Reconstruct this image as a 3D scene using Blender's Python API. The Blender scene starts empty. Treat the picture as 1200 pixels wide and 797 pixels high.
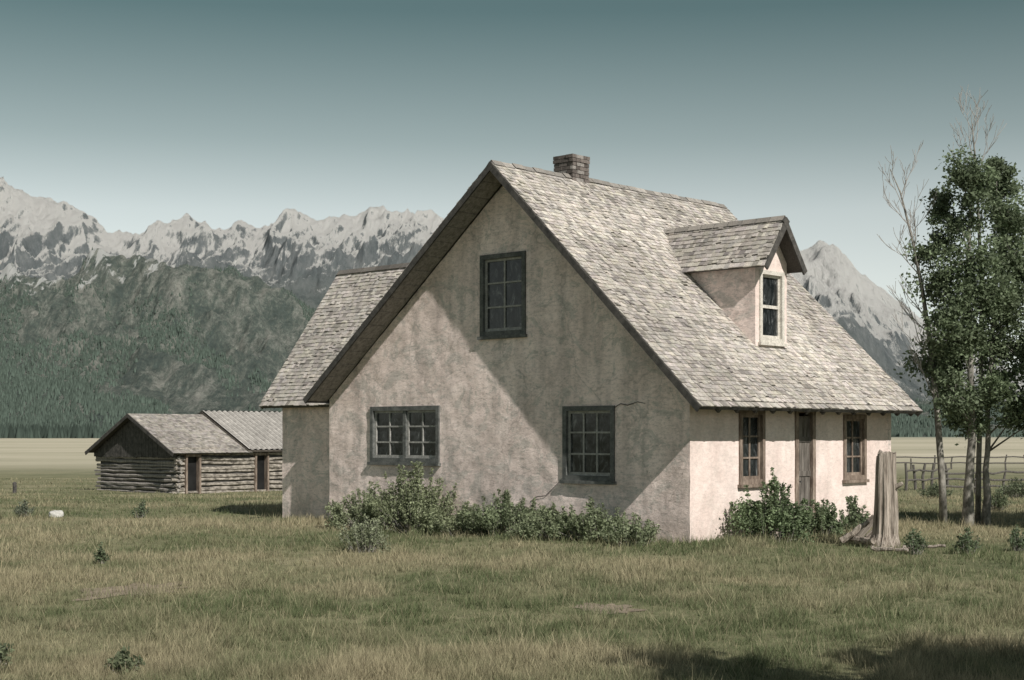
import bpy, bmesh, math, random
import numpy as np
from mathutils import Vector, Matrix, noise
from mathutils.geometry import delaunay_2d_cdt
random.seed(7); rng = np.random.default_rng(7)
R = math.radians
sc = bpy.context.scene
COL = sc.collection
F = 1770.0; EYE = 1.88; HZ = 510.0

# ------------------------------------------------------------------ ground shape
def sst(a, b, x):
    t = np.clip((x - a) / (b - a), 0, 1); return t * t * (3 - 2 * t)
def g(X, Y):
    a = 1 - sst(60, 100, np.hypot(X, Y))
    return -0.85 * sst(38, 72, Y) + a * (0.03 * np.sin(.9 * X + 1.3) * np.sin(.7 * Y) + .02 * np.sin(2.1 * X + .5 * Y))
def gz(x, y): return float(g(np.float64(x), np.float64(y)))
def gp(px, py):
    Z = EYE * F / (py - HZ)
    for _ in range(8):
        X = (px - 600) / F * Z; Z = (EYE - gz(X, Z)) * F / (py - HZ)
    X = (px - 600) / F * Z
    return Vector((X, Z, gz(X, Z)))
def at(px, py, Z): return Vector(((px - 600) / F * Z, Z, EYE + (HZ - py) / F * Z))

# ------------------------------------------------------------------ materials
def newmat(name):
    m = bpy.data.materials.new(name); m.use_nodes = True
    nt = m.node_tree; b = nt.nodes['Principled BSDF']
    b.inputs['Specular IOR Level'].default_value = 0.2
    return m, nt, b
def N(nt, t, **kw):
    n = nt.nodes.new(t)
    for k, v in kw.items(): setattr(n, k, v)
    return n
def ramp(nt, fac, stops):
    r = N(nt, 'ShaderNodeValToRGB'); el = r.color_ramp.elements
    while len(el) < len(stops): el.new(.5)
    for e, (p, c) in zip(el, stops):
        e.position = p; e.color = (c[0], c[1], c[2], 1) if hasattr(c, '__len__') else (c, c, c, 1)
    nt.links.new(fac, r.inputs[0]); return r.outputs[0]
def mix(nt, f, a, b, mode='MIX'):
    n = N(nt, 'ShaderNodeMix', data_type='RGBA', blend_type=mode)
    for sock, v in ((n.inputs[0], f), (n.inputs[6], a), (n.inputs[7], b)):
        if isinstance(v, (int, float)): sock.default_value = v
        elif isinstance(v, tuple): sock.default_value = (*v, 1)
        else: nt.links.new(v, sock)
    return n.outputs[2]
def tex(nt, scale, detail=6, stretch=(1, 1, 1), rough=.6, coord='Object', dist=0):
    tc = N(nt, 'ShaderNodeTexCoord'); mp = N(nt, 'ShaderNodeMapping')
    mp.inputs['Scale'].default_value = stretch
    nt.links.new(tc.outputs[coord], mp.inputs[0])
    n = N(nt, 'ShaderNodeTexNoise'); n.inputs['Scale'].default_value = scale
    n.inputs['Detail'].default_value = detail; n.inputs['Roughness'].default_value = rough
    n.inputs['Distortion'].default_value = dist
    nt.links.new(mp.outputs[0], n.inputs['Vector']); return n.outputs[0]
def bump(nt, b, h, strength=.5, dist=.02):
    n = N(nt, 'ShaderNodeBump'); n.inputs['Strength'].default_value = strength; n.inputs['Distance'].default_value = dist
    nt.links.new(h, n.inputs['Height']); nt.links.new(n.outputs[0], b.inputs['Normal'])
def simple(name, stops, scale=4, stretch=(1, 1, 1), rough=.85, bs=.4, bd=.01, attr=False, fine=None):
    m, nt, b = newmat(name)
    t = tex(nt, scale, 8, stretch, .65)
    c = ramp(nt, t, stops)
    if fine:
        c = mix(nt, 1.0, c, ramp(nt, tex(nt, fine, 5, stretch), [(.3, .6), (.7, 1.15)]), 'MULTIPLY')
    if attr:
        a = N(nt, 'ShaderNodeVertexColor', layer_name='Col'); c = mix(nt, 1.0, c, a.outputs[0], 'MULTIPLY')
    nt.links.new(c, b.inputs['Base Color']); b.inputs['Roughness'].default_value = rough
    bump(nt, b, t, bs, bd); return m
def attrmat(name, rough=.7, spec=.2, trans=0):
    m, nt, b = newmat(name)
    a = N(nt, 'ShaderNodeVertexColor', layer_name='Col')
    c = mix(nt, 1.0, a.outputs[0], ramp(nt, tex(nt, 9, 3), [(.3, .75), (.7, 1.2)]), 'MULTIPLY')
    nt.links.new(c, b.inputs['Base Color']); b.inputs['Roughness'].default_value = rough
    b.inputs['Specular IOR Level'].default_value = spec
    if trans:
        tr = N(nt, 'ShaderNodeBsdfTranslucent'); ms = N(nt, 'ShaderNodeMixShader'); ms.inputs[0].default_value = trans
        nt.links.new(c, tr.inputs[0]); nt.links.new(b.outputs[0], ms.inputs[1]); nt.links.new(tr.outputs[0], ms.inputs[2])
        nt.links.new(ms.outputs[0], nt.nodes['Material Output'].inputs[0])
    return m
def stucco(name, lo, mid, hi, dark=.55, stain=(.3, .285, .26), sf=.75, bs=.8, crack=.55, streak=.5):
    m, nt, b = newmat(name)
    c = ramp(nt, tex(nt, .9, 9, rough=.72, dist=.8), [(.34, lo), (.48, mid), (.6, hi)])
    pm = ramp(nt, tex(nt, 1.5, 12, (1, 1, 1.3), .8, dist=1.4), [(.51, 0.), (.56, 1.)])
    pm = mix(nt, 1.0, pm, (sf, sf, sf), 'MULTIPLY')
    c = mix(nt, pm, c, stain)
    c = mix(nt, .9, c, ramp(nt, tex(nt, 8, 14, (1, 1, 2.4), .86), [(.38, dark), (.5, 1.0), (.64, 1.16)]), 'MULTIPLY')
    c = mix(nt, streak, c, ramp(nt, tex(nt, 2.2, 6, (1.5, 1.5, .22)), [(.36, .62), (.58, 1.08)]), 'MULTIPLY')
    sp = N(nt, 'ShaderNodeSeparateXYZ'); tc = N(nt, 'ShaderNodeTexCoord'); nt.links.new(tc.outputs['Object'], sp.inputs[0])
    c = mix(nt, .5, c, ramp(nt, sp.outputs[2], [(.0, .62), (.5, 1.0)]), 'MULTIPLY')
    v = N(nt, 'ShaderNodeTexVoronoi', feature='DISTANCE_TO_EDGE'); v.inputs['Scale'].default_value = .75
    wn = N(nt, 'ShaderNodeTexNoise'); wn.inputs['Scale'].default_value = 2.6; wn.inputs['Detail'].default_value = 8
    nt.links.new(tc.outputs['Object'], wn.inputs['Vector'])
    nt.links.new(mix(nt, .35, tc.outputs['Object'], wn.outputs[1]), v.inputs['Vector'])
    c = mix(nt, crack, c, ramp(nt, v.outputs['Distance'], [(.0, .35), (.010, 1.)]), 'MULTIPLY')
    nt.links.new(c, b.inputs['Base Color']); b.inputs['Roughness'].default_value = .95
    h = mix(nt, .35, tex(nt, 6, 13, (1, 1, 1.8), .78), tex(nt, 38, 6), 'MIX')
    bump(nt, b, h, bs, .035); return m

M = {}
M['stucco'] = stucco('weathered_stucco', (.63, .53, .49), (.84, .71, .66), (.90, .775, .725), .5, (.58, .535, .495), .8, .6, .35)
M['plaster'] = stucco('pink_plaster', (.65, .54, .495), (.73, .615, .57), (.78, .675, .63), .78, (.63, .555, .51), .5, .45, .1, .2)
M['shingle'] = simple('weathered_shingles', [(.3, (.78, .78, .78)), (.7, (1.12, 1.08, 1.03))], 6, (1, 1, 1), .9, .3, .006, True, 40)
M['dark_wood'] = simple('dark_weathered_wood', [(.3, (.04, .04, .039)), (.7, (.13, .122, .112))], 5, (1, 1, 1), .9, .4, .008, False, 30)
M['brown_wood'] = simple('brown_weathered_wood', [(.34, (.13, .10, .08)), (.5, (.23, .182, .148)), (.66, (.35, .29, .24))], 8, (1, 1, .3), .85, .5, .006, False, 40)
M['grey_wood'] = simple('grey_weathered_wood', [(.3, (.15, .14, .13)), (.5, (.28, .26, .24)), (.7, (.38, .36, .33))], 5, (3, 3, .35), .9, .6, .01, False, 30)
M['door_wood'] = simple('rough_dark_door_wood', [(.34, (.06, .052, .045)), (.5, (.15, .135, .12)), (.66, (.26, .24, .215))], 6, (4, 4, .3), .9, .7, .012, False, 30)
M['fence_wood'] = simple('dark_fence_wood', [(.3, (.06, .056, .05)), (.7, (.17, .16, .145))], 5, (3, 3, .35), .9, .6, .01, False, 30)
M['frame'] = simple('old_green_grey_paint', [(.3, (.065, .073, .071)), (.7, (.20, .205, .195))], 8, (1, 1, 1), .8, .4, .004, False, 35)
M['sash'] = simple('worn_sash_paint', [(.3, (.25, .25, .235)), (.7, (.46, .455, .43))], 8, (1, 1, 1), .8, .4, .004, False, 35)
M['white'] = simple('chipped_cream_paint', [(.3, (.46, .44, .39)), (.55, (.68, .65, .59))], 9, (1, 1, 1), .6, .3, .003, False, 40)
M['brick'] = simple('old_brick', [(.3, (.7, .7, .7)), (.7, (1.1, 1.1, 1.1))], 8, (1, 1, 1), .95, .5, .008, True, 40)
M['log'] = simple('barn_logs', [(.36, (.10, .09, .078)), (.5, (.28, .255, .22)), (.64, (.48, .44, .385))], 2.2, (1.6, 1.6, 3), .95, .8, .03, False, 14)
M['metal_roof'] = simple('corrugated_metal', [(.3, (.36, .345, .32)), (.7, (.52, .50, .465))], 1.2, (1, 1, 1), .85, .2, .004, True, 8)
M['bark'] = simple('grey_bark', [(.3, (.09, .085, .075)), (.5, (.23, .22, .195)), (.7, (.37, .355, .32))], 5, (1, 1, .5), .9, .7, .015, False, 20)
M['deadwood'] = simple('dead_grey_branches', [(.3, (.24, .23, .215)), (.7, (.42, .40, .375))], 5, (1, 1, .5), .9, .5, .01)
M['stump'] = simple('brown_weathered_stump', [(.33, (.09, .072, .058)), (.45, (.29, .25, .21)), (.62, (.50, .44, .38))], 5, (3.5, 3.5, .18), .95, 1.0, .06, False, 22)
M['stone'] = simple('pale_stone', [(.3, (.36, .36, .34)), (.7, (.56, .555, .53))], 6, (1, 1, 1), .9, .5, .02)
M['dirt'] = simple('bare_dirt', [(.3, (.20, .165, .125)), (.7, (.33, .275, .21))], 3, (1, 1, 1), 1, .6, .03, False, 25)
M['leaf'] = attrmat('leaves', .6, .25, .38)
M['grass'] = attrmat('grass_blades', .75, .1, .3)
M['conifer'] = attrmat('conifer_wood', .95, .05)
m, nt, b = newmat('old_glass')
c = ramp(nt, tex(nt, 4.5, 8, (1, 1, .5), .74, dist=1.6), [(.44, (.010, .013, .014)), (.56, (.035, .04, .042)), (.64, (.14, .15, .15)), (.74, (.30, .31, .30))])  # pale streaks are reflections painted into the pane colour
nt.links.new(c, b.inputs['Base Color']); b.inputs['Roughness'].default_value = .12; b.inputs['Specular IOR Level'].default_value = .4
bump(nt, b, tex(nt, 3, 2), .15, .02); M['glass'] = m
m, nt, b = newmat('dark_interior')
nt.links.new(ramp(nt, tex(nt, 2), [(.3, .008), (.7, .02)]), b.inputs['Base Color']); M['dark'] = m
# ground
m, nt, b = newmat('meadow')
tc = N(nt, 'ShaderNodeTexCoord'); sp = N(nt, 'ShaderNodeSeparateXYZ'); nt.links.new(tc.outputs['Object'], sp.inputs[0])
near = ramp(nt, tex(nt, .3, 10, (.6, 1, 1), .7), [(.3, (.095, .112, .058)), (.5, (.175, .178, .098)), (.68, (.29, .265, .17))])
near = mix(nt, .8, near, ramp(nt, tex(nt, 7, 8, (1, .5, 1), .8), [(.3, .45), (.7, 1.25)]), 'MULTIPLY')
far = ramp(nt, tex(nt, .015, 10, (.35, .9, 1), .75), [(.36, (.24, .235, .165)), (.48, (.40, .375, .28)), (.62, (.50, .46, .36))])
mr = N(nt, 'ShaderNodeMapRange', interpolation_type='SMOOTHSTEP'); mr.inputs[1].default_value = 90; mr.inputs[2].default_value = 165
nt.links.new(sp.outputs[1], mr.inputs[0])
c = mix(nt, mr.outputs[0], near, far)
mr2 = N(nt, 'ShaderNodeMapRange', interpolation_type='SMOOTHSTEP'); mr2.inputs[1].default_value = 900; mr2.inputs[2].default_value = 2600
nt.links.new(sp.outputs[1], mr2.inputs[0])
c = mix(nt, mr2.outputs[0], c, (.15, .175, .14))
nt.links.new(c, b.inputs['Base Color']); b.inputs['Roughness'].default_value = 1
bump(nt, b, tex(nt, 6, 8), .6, .05); M['ground'] = m
def math_(nt, op, a, b_):
    n = N(nt, 'ShaderNodeMath', operation=op)
    for s, v in ((n.inputs[0], a), (n.inputs[1], b_)):
        if isinstance(v, (int, float)): s.default_value = v
        else: nt.links.new(v, s)
    return n.outputs[0]
def maprange(nt, v, a, b_, c_=0, d_=1):
    n = N(nt, 'ShaderNodeMapRange', interpolation_type='SMOOTHSTEP')
    for i, q in enumerate((a, b_, c_, d_)): n.inputs[i + 1].default_value = q
    nt.links.new(v, n.inputs[0]); return n.outputs[0]
# far range: broken snow on rock
m, nt, b = newmat('snow_and_rock')
geo = N(nt, 'ShaderNodeNewGeometry'); sp = N(nt, 'ShaderNodeSeparateXYZ'); nt.links.new(geo.outputs['Position'], sp.inputs[0])
sn = N(nt, 'ShaderNodeSeparateXYZ'); nt.links.new(geo.outputs['Normal'], sn.inputs[0])
xb = math_(nt, 'ADD', maprange(nt, sp.outputs[0], 900, 1500, 0, 500), maprange(nt, sp.outputs[0], -1300, -2100, 0, 110))
zx = math_(nt, 'ADD', sp.outputs[2], xb)
zz = math_(nt, 'MULTIPLY', math_(nt, 'SUBTRACT', zx, 905), 1 / 900)
nz = math_(nt, 'MULTIPLY', math_(nt, 'SUBTRACT', sn.outputs[2], .68), 1.2)
n1 = math_(nt, 'SUBTRACT', tex(nt, .016, 15, (2.0, .4, .22), .88), .5)
n2 = math_(nt, 'SUBTRACT', tex(nt, .004, 8, (1.4, .4, .6), .7), .5)
s = math_(nt, 'ADD', math_(nt, 'ADD', zz, nz), math_(nt, 'ADD', math_(nt, 'MULTIPLY', n1, 1.9), math_(nt, 'MULTIPLY', n2, 1.0)))
rock = ramp(nt, tex(nt, .012, 14, (1.6, .5, .35), .84), [(.38, (.11, .135, .147)), (.5, (.21, .235, .243)), (.62, (.34, .36, .36))])
low = ramp(nt, tex(nt, .009, 12, rough=.84), [(.42, (.095, .125, .12)), (.58, (.23, .255, .24))])
rock = mix(nt, maprange(nt, zx, 480, 800), low, rock)
c = mix(nt, ramp(nt, s, [(.0, 0.), (.14, 1.)]), rock, (.80, .80, .775))
c = mix(nt, .09, c, (.42, .49, .50))  # aerial haze painted in: snow and rock tinted blue-grey
nt.links.new(c, b.inputs['Base Color']); b.inputs['Roughness'].default_value = 1
bump(nt, b, tex(nt, .016, 15, (1.5, .5, .4), .84), 1.0, 60); M['range'] = m
m, nt, b = newmat('foothill_ground')
geo = N(nt, 'ShaderNodeNewGeometry'); sp = N(nt, 'ShaderNodeSeparateXYZ'); nt.links.new(geo.outputs['Position'], sp.inputs[0])
c = ramp(nt, tex(nt, .009, 15, (1.7, .35, .45), .88), [(.42, (.065, .092, .078)), (.48, (.115, .143, .115)), (.53, (.26, .275, .235)), (.62, (.44, .43, .38))])
c = mix(nt, .75, c, ramp(nt, tex(nt, .05, 10, rough=.78), [(.36, .4), (.64, 1.4)]), 'MULTIPLY')
zz = math_(nt, 'MULTIPLY', math_(nt, 'SUBTRACT', sp.outputs[2], 490), 1 / 650)
zz = math_(nt, 'ADD', zz, maprange(nt, sp.outputs[0], -1100, -1500, 0, .20))
s = math_(nt, 'ADD', zz, math_(nt, 'MULTIPLY', math_(nt, 'SUBTRACT', tex(nt, .0085, 11, (2.0, .28, .35), .68), .59), 2.0))
c = mix(nt, ramp(nt, s, [(.0, 0.), (.07, 1.)]), c, (.72, .73, .71))
c = mix(nt, .13, c, (.37, .45, .45))  # distance haze blended into the slope colour
nt.links.new(c, b.inputs['Base Color']); b.inputs['Roughness'].default_value = 1
bump(nt, b, tex(nt, .02, 13, (1.3, .6, .6), .84), 1.0, 36); M['foothill'] = m

# ------------------------------------------------------------------ mesh helpers
class MB:
    def __init__(s): s.v = []; s.f = []; s.c = []
    def add(s, vs, fs, col=(1, 1, 1)):
        o = len(s.v); s.v += [tuple(p) for p in vs]; s.f += [tuple(i + o for i in f) for f in fs]; s.c += [col] * len(vs)
    def hexa(s, p, col=(1, 1, 1)):
        s.add(p, [(0, 3, 2, 1), (4, 5, 6, 7), (0, 1, 5, 4), (1, 2, 6, 5), (2, 3, 7, 6), (3, 0, 4, 7)], col)
    def box(s, x0, x1, y0, y1, z0, z1, fn=None, col=(1, 1, 1)):
        p = [(x0, y0, z0), (x1, y0, z0), (x1, y1, z0), (x0, y1, z0), (x0, y0, z1), (x1, y0, z1), (x1, y1, z1), (x0, y1, z1)]
        s.hexa([fn(*q) for q in p] if fn else p, col)
    def tube(s, pts, rad, n=7, col=(1, 1, 1), jit=0):
        pts = [Vector(p) for p in pts]; vs = []; fs = []
        for i, p in enumerate(pts):
            d = (pts[min(i + 1, len(pts) - 1)] - pts[max(i - 1, 0)]).normalized()
            a = d.cross(Vector((.13, .97, .2)) if abs(d.y) < .9 else Vector((1, 0, 0))).normalized(); b_ = d.cross(a)
            for k in range(n):
                t = 2 * math.pi * k / n; r = rad[i] * (1 + random.uniform(-jit, jit))
                vs.append(p + a * (math.cos(t) * r) + b_ * (math.sin(t) * r))
        for i in range(len(pts) - 1):
            for k in range(n):
                k2 = (k + 1) % n; fs.append((i * n + k, i * n + k2, (i + 1) * n + k2, (i + 1) * n + k))
        fs.append(tuple(reversed(range(n)))); fs.append(tuple(range((len(pts) - 1) * n, len(pts) * n)))
        s.add(vs, fs, col)
def link(name, me, mat, parent):
    o = bpy.data.objects.new(name, me); COL.objects.link(o)
    if mat: me.materials.append(mat)
    if parent: o.parent = parent
    return o
def obj(name, mb, mat, parent=None, smooth=False, label=None, recalc=True):
    me = bpy.data.meshes.new(name); me.from_pydata(mb.v, [], mb.f)
    a = me.color_attributes.new('Col', 'FLOAT_COLOR', 'POINT')
    a.data.foreach_set('color', np.array([(*c, 1) for c in mb.c], dtype=np.float32).ravel())
    if recalc:
        bm = bmesh.new(); bm.from_mesh(me); bmesh.ops.recalc_face_normals(bm, faces=bm.faces); bm.to_mesh(me); bm.free()
    if smooth: me.polygons.foreach_set('use_smooth', [True] * len(me.polygons))
    o = link(name, me, mat, parent)
    if label: o['label'] = label
    return o
def npmesh(name, V, Fc, C, mat, parent=None):
    me = bpy.data.meshes.new(name); n = len(V); m_, k = Fc.shape
    me.vertices.add(n); me.vertices.foreach_set('co', np.ascontiguousarray(V, dtype=np.float32).ravel())
    me.loops.add(m_ * k); me.loops.foreach_set('vertex_index', np.ascontiguousarray(Fc, dtype=np.int32).ravel())
    me.polygons.add(m_); me.polygons.foreach_set('loop_start', np.arange(m_, dtype=np.int32) * k)
    me.update(calc_edges=True)
    if C is not None:
        a = me.color_attributes.new('Col', 'FLOAT_COLOR', 'POINT')
        a.data.foreach_set('color', np.concatenate([C, np.ones((n, 1))], 1).astype(np.float32).ravel())
    me.validate()
    return link(name, me, mat, parent)
def tag(o, label=None, cat=None, group=None, kind=None):
    for k, v in (('label', label), ('category', cat), ('group', group), ('kind', kind)):
        if v: o[k] = v
    return o
def empty(name, loc, rz=0):
    o = bpy.data.objects.new(name, None); COL.objects.link(o); o.location = loc; o.rotation_euler = (0, 0, rz)
    o.empty_display_size = .3; return o
def leafV(Cn, size, cols):
    n = len(Cn); a = rng.normal(size=(n, 3)); a[:, 2] *= .8; a /= np.linalg.norm(a, axis=1)[:, None]
    q = rng.normal(size=(n, 3)); b_ = np.cross(a, q); b_ /= np.linalg.norm(b_, axis=1)[:, None]
    s = (size * rng.uniform(.6, 1.3, n))[:, None]
    V = np.stack([Cn - a * s, Cn + b_ * s * .55, Cn + a * s, Cn - b_ * s * .55], 1).reshape(-1, 3)
    return V, np.arange(4 * n).reshape(n, 4), np.repeat(cols, 4, 0)

# ------------------------------------------------------------------ camera, light, sky
cam = bpy.data.cameras.new('camera'); co = bpy.data.objects.new('camera', cam); COL.objects.link(co)
co.location = (0, 0, EYE); co.rotation_euler = (R(90), 0, 0)
cam.sensor_width = 36; cam.lens = F / 1200 * 36; cam.shift_y = (HZ - 398.5) / 1200; cam.clip_end = 40000; cam.clip_start = .1
sc.camera = co
TR = Vector((-1.661, 2.616, -2.6)).normalized()
sun = bpy.data.lights.new('sun', 'SUN'); so = bpy.data.objects.new('sun', sun); COL.objects.link(so)
sun.energy = 5.0; sun.angle = R(.5); sun.color = (1, .94, .87)
so.rotation_euler = TR.to_track_quat('-Z', 'Y').to_euler(); so.location = (20, -20, 40)
w = bpy.data.worlds.new('World'); sc.world = w; w.use_nodes = True
nt = w.node_tree; bg = nt.nodes['Background']
sky = N(nt, 'ShaderNodeTexSky', sky_type='NISHITA'); sky.sun_disc = False
sky.sun_elevation = math.asin(-TR.z); sky.sun_rotation = math.atan2(-TR.x, -TR.y)
sky.altitude = 2000; sky.air_density = 1.0; sky.dust_density = 1.2; sky.ozone_density = 1
tc = N(nt, 'ShaderNodeTexCoord'); sp = N(nt, 'ShaderNodeSeparateXYZ'); nt.links.new(tc.outputs['Generated'], sp.inputs[0])
hs = N(nt, 'ShaderNodeHueSaturation'); hs.inputs['Saturation'].default_value = .28; nt.links.new(sky.outputs[0], hs.inputs['Color'])
tint = ramp(nt, sp.outputs[2], [(.0, (1.0, 1.0, .91)), (.10, (.99, 1.0, .91)), (.145, (.88, .92, .84)), (.19, (.58, .67, .61)), (.27, (.26, .395, .37)), (.40, (.26, .38, .36)), (.7, (.66, .68, .66))])
c = mix(nt, 1.0, hs.outputs[0], tint, 'MULTIPLY')
nt.links.new(c, bg.inputs[0]); bg.inputs[1].default_value = .11
sc.view_settings.view_transform = 'Standard'; sc.view_settings.look = 'None'; sc.view_settings.exposure = 0

# ------------------------------------------------------------------ ground sheet
xs = np.concatenate([-np.geomspace(9000, 32, 24), np.linspace(-30, 30, 121), np.geomspace(32, 9000, 24)])
ys = np.concatenate([-np.geomspace(3000, 12, 14), np.linspace(-10, 90, 201), np.geomspace(94, 9000, 40)])
GX, GY = np.meshgrid(xs, ys); V = np.stack([GX, GY, g(GX, GY)], -1).reshape(-1, 3)
nx = len(xs); ny = len(ys); idx = np.arange(nx * ny).reshape(ny, nx)
def gridfaces(idx): return np.stack([idx[:-1, :-1], idx[:-1, 1:], idx[1:, 1:], idx[1:, :-1]], -1).reshape(-1, 4)
o = npmesh('ground', V, gridfaces(idx), None, M['ground']); tag(o, kind='structure')
o.data.polygons.foreach_set('use_smooth', [True] * len(o.data.polygons))

# ------------------------------------------------------------------ mountains
def ridged(x, y, sd, octv=6):
    s = 0; a = 1; f = 1; t = 0
    for i in range(octv):
        n = 1 - min(1, abs(noise.noise((x * f, y * f, sd + i * 7.3))) * 1.7); s += a * n * n; t += a; a *= .52; f *= 2.07
    return s / t
FARP = np.array([(-500, 270), (-200, 235), (0, 222), (20, 227), (40, 236), (60, 238), (78, 246), (95, 250), (118, 264), (140, 277), (165, 274), (190, 262), (220, 252), (238, 266), (255, 270), (280, 262), (310, 264), (345, 256), (370, 265), (395, 262), (430, 250), (460, 252), (490, 249), (520, 262), (600, 285), (700, 300), (800, 300), (880, 285), (935, 282), (960, 278), (985, 291), (1010, 312), (1040, 340), (1080, 374), (1130, 410), (1200, 438), (1400, 465), (1900, 480)], float)
NEARP = np.array([(-500, 270), (-100, 285), (0, 300), (45, 306), (80, 298), (110, 294), (150, 300), (180, 303), (250, 318), (300, 336), (330, 350), (400, 388), (480, 430), (560, 465), (700, 480), (860, 478), (940, 474), (985, 468), (1060, 468), (1130, 470), (1250, 476), (1500, 480), (1900, 490)], float)
def far_h(X, Y):
    px = 600 + F * X / Y; H = (HZ - np.interp(px, FARP[:, 0], FARP[:, 1])) * 7500 / F
    t = (Y - 3800) / 3700
    if t <= 0: return -30.0
    base = t ** 1.3 if t <= 1 else max(0, 1 - (t - 1) * 1.3)
    r = ridged(X / 1100, Y / 2600, 3.1, 7); r2 = ridged(X / 300, Y / 800, 9.2, 6)
    edge = 1 - .45 * math.exp(-((t - 1) / .12) ** 2)
    return H * base * (1 + 1.1 * (r - .5) * max(.08, 1 - t * .9)) + H * .19 * (r2 - .42) * min(1, t * 1.4) * edge
def near_h(X, Y):
    px = 600 + F * X / Y; H = (HZ - np.interp(px, NEARP[:, 0], NEARP[:, 1])) * 4700 / F
    t = (Y - 2300) / 2400
    if t <= 0: return -2.0
    base = t ** 1.35 if t <= 1 else max(0, 1 - (t - 1) * 1.2)
    r = ridged(X / 560 + Y / 1700, Y / 2400, 15.7, 6)
    return H * base * (1 + 1.4 * (r - .5) * max(.12, 1 - t * .82)) + H * .20 * (ridged(X / 200, Y / 600, 4.4, 6) - .45) * min(1, t * 1.5) * (1 - .35 * math.exp(-((t - 1) / .12) ** 2)) - 2
def hill(name, fn, y0, y1, nk, nyy, mat):
    ks = np.linspace(-.60, .60, nk); yy = np.linspace(y0, y1, nyy)
    V = np.array([(k * y, y, fn(k * y, y)) for y in yy for k in ks])
    return tag(npmesh(name, V, gridfaces(np.arange(nk * nyy).reshape(nyy, nk)), None, mat), kind='structure')
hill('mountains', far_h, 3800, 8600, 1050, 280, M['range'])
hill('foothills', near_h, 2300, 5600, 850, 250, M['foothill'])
def cones(name, P, H, col, label):
    n = len(P); k = 5; ang = np.linspace(0, 2 * np.pi, k, endpoint=False)
    r = H * .24
    ring = np.stack([P[:, 0, None] + r[:, None] * np.cos(ang), P[:, 1, None] + r[:, None] * np.sin(ang), np.repeat(P[:, 2, None] - 1, k, 1)], -1)
    top = np.stack([P[:, 0], P[:, 1], P[:, 2] + H], -1)[:, None]
    V = np.concatenate([ring, top], 1).reshape(-1, 3)
    b0 = (np.arange(n) * (k + 1))[:, None]
    Fc = np.stack([np.stack([b0[:, 0] + i, b0[:, 0] + (i + 1) % k, b0[:, 0] + k], -1) for i in range(k)], 1).reshape(-1, 3)
    o = npmesh(name, V, Fc, np.repeat(col, k + 1, 0), M['conifer'])
    return tag(o, label, 'forest', kind='stuff')
P = []; Hs = []
for i in range(240000):
    Y = random.uniform(2350, 4700); k = random.uniform(-.5, .5); X = k * Y
    v = noise.fractal((X / 260 + Y / 900, Y / 900, 2.2), .7, 2.1, 6)      # belts run diagonally down the slope
    t = (Y - 2300) / 2400
    dd = (k + .355) / .12 + (t - .45) / .42
    thr = -.06 + t * .26 - .34 * float(1 / (1 + math.exp(4 * dd))) + (.16 if t > .88 else 0) + random.gauss(0, .11)
    if v > thr:
        P.append((X, Y, near_h(X, Y))); Hs.append(random.uniform(7, 14))
    if len(P) > 65000: break
P = np.array(P); Hs = np.array(Hs); br = rng.uniform(.7, 1.3, (len(P), 1))
cones('hillside_forest', P, Hs, np.array([[.070, .094, .078]]) * br, 'dark conifer forest spread over the lower mountain slopes')  # green kept lighter, with distance haze painted into it
P = []; Hs = []
for i in range(1500):
    k = random.uniform(-.52, -.255 + random.uniform(-.02, .03)); Y = random.uniform(1300, 1750)
    P.append((k * Y, Y, -.9)); Hs.append(random.uniform(7, 15) * (1 if k < -.275 else .6))
P = np.array(P); Hs = np.array(Hs); br = rng.uniform(.7, 1.3, (len(P), 1))
cones('valley_forest', P, Hs, np.array([[.044, .060, .050]]) * br, 'dark band of conifers on the valley floor at far left')

# ------------------------------------------------------------------ HOUSE
HO = Vector((3.06, 26.0, 0)); TH = R(-43); cT, sT = math.cos(TH), math.sin(TH)
def loc2w(x, y, z=0): return Vector((HO.x + x * cT - y * sT, HO.y + x * sT + y * cT, z))
def rayplane(px, py, axis, val, org=HO, z0=0.0):
    ox, oy = -org.x * cT - org.y * sT, org.x * sT - org.y * cT
    dx, dz = (px - 600) / F, (HZ - py) / F
    lx, ly = dx * cT + sT, -dx * sT + cT
    t = (val - ox) / lx if axis == 0 else (val - oy) / ly
    return ox + t * lx, oy + t * ly, EYE + t * dz - z0
def facr(x0, y0, x1, y1):
    a = rayplane(x0, y0, 1, 0); b_ = rayplane(x1, y1, 1, 0); ha = rayplane((x0 + x1) / 2, y0, 1, 0)[2]; hb = rayplane((x0 + x1) / 2, y1, 1, 0)[2]
    return a[0], b_[0], hb, ha
def sider(x0, y0, x1, y1, v=0.0):
    a = rayplane(x0, y0, 0, v); b_ = rayplane(x1, y1, 0, v); ha = rayplane((x0 + x1) / 2, y0, 0, v)[2]; hb = rayplane((x0 + x1) / 2, y1, 0, v)[2]
    return a[1], b_[1], hb, ha
house = empty('stucco_house', HO, TH)
tag(house, 'old pink stucco farmhouse with steep shingled roof and side dormer', 'house')
W = 6.95; WL = -9.56; OV = .58
AP = (-4.18, 7.02); ER = (.65, 2.378); EL = (-9.68, 2.665)
KR = (AP[1] - ER[1]) / (ER[0] - AP[0]); KL = (AP[1] - EL[1]) / (AP[0] - EL[0])
zr = lambda x: AP[1] - (x - AP[0]) * KR if x > AP[0] else AP[1] - (AP[0] - x) * KL
FM = lambda a, h, d: (a, -d, h)
SM = lambda a, h, d: (d, a, h)
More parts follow.
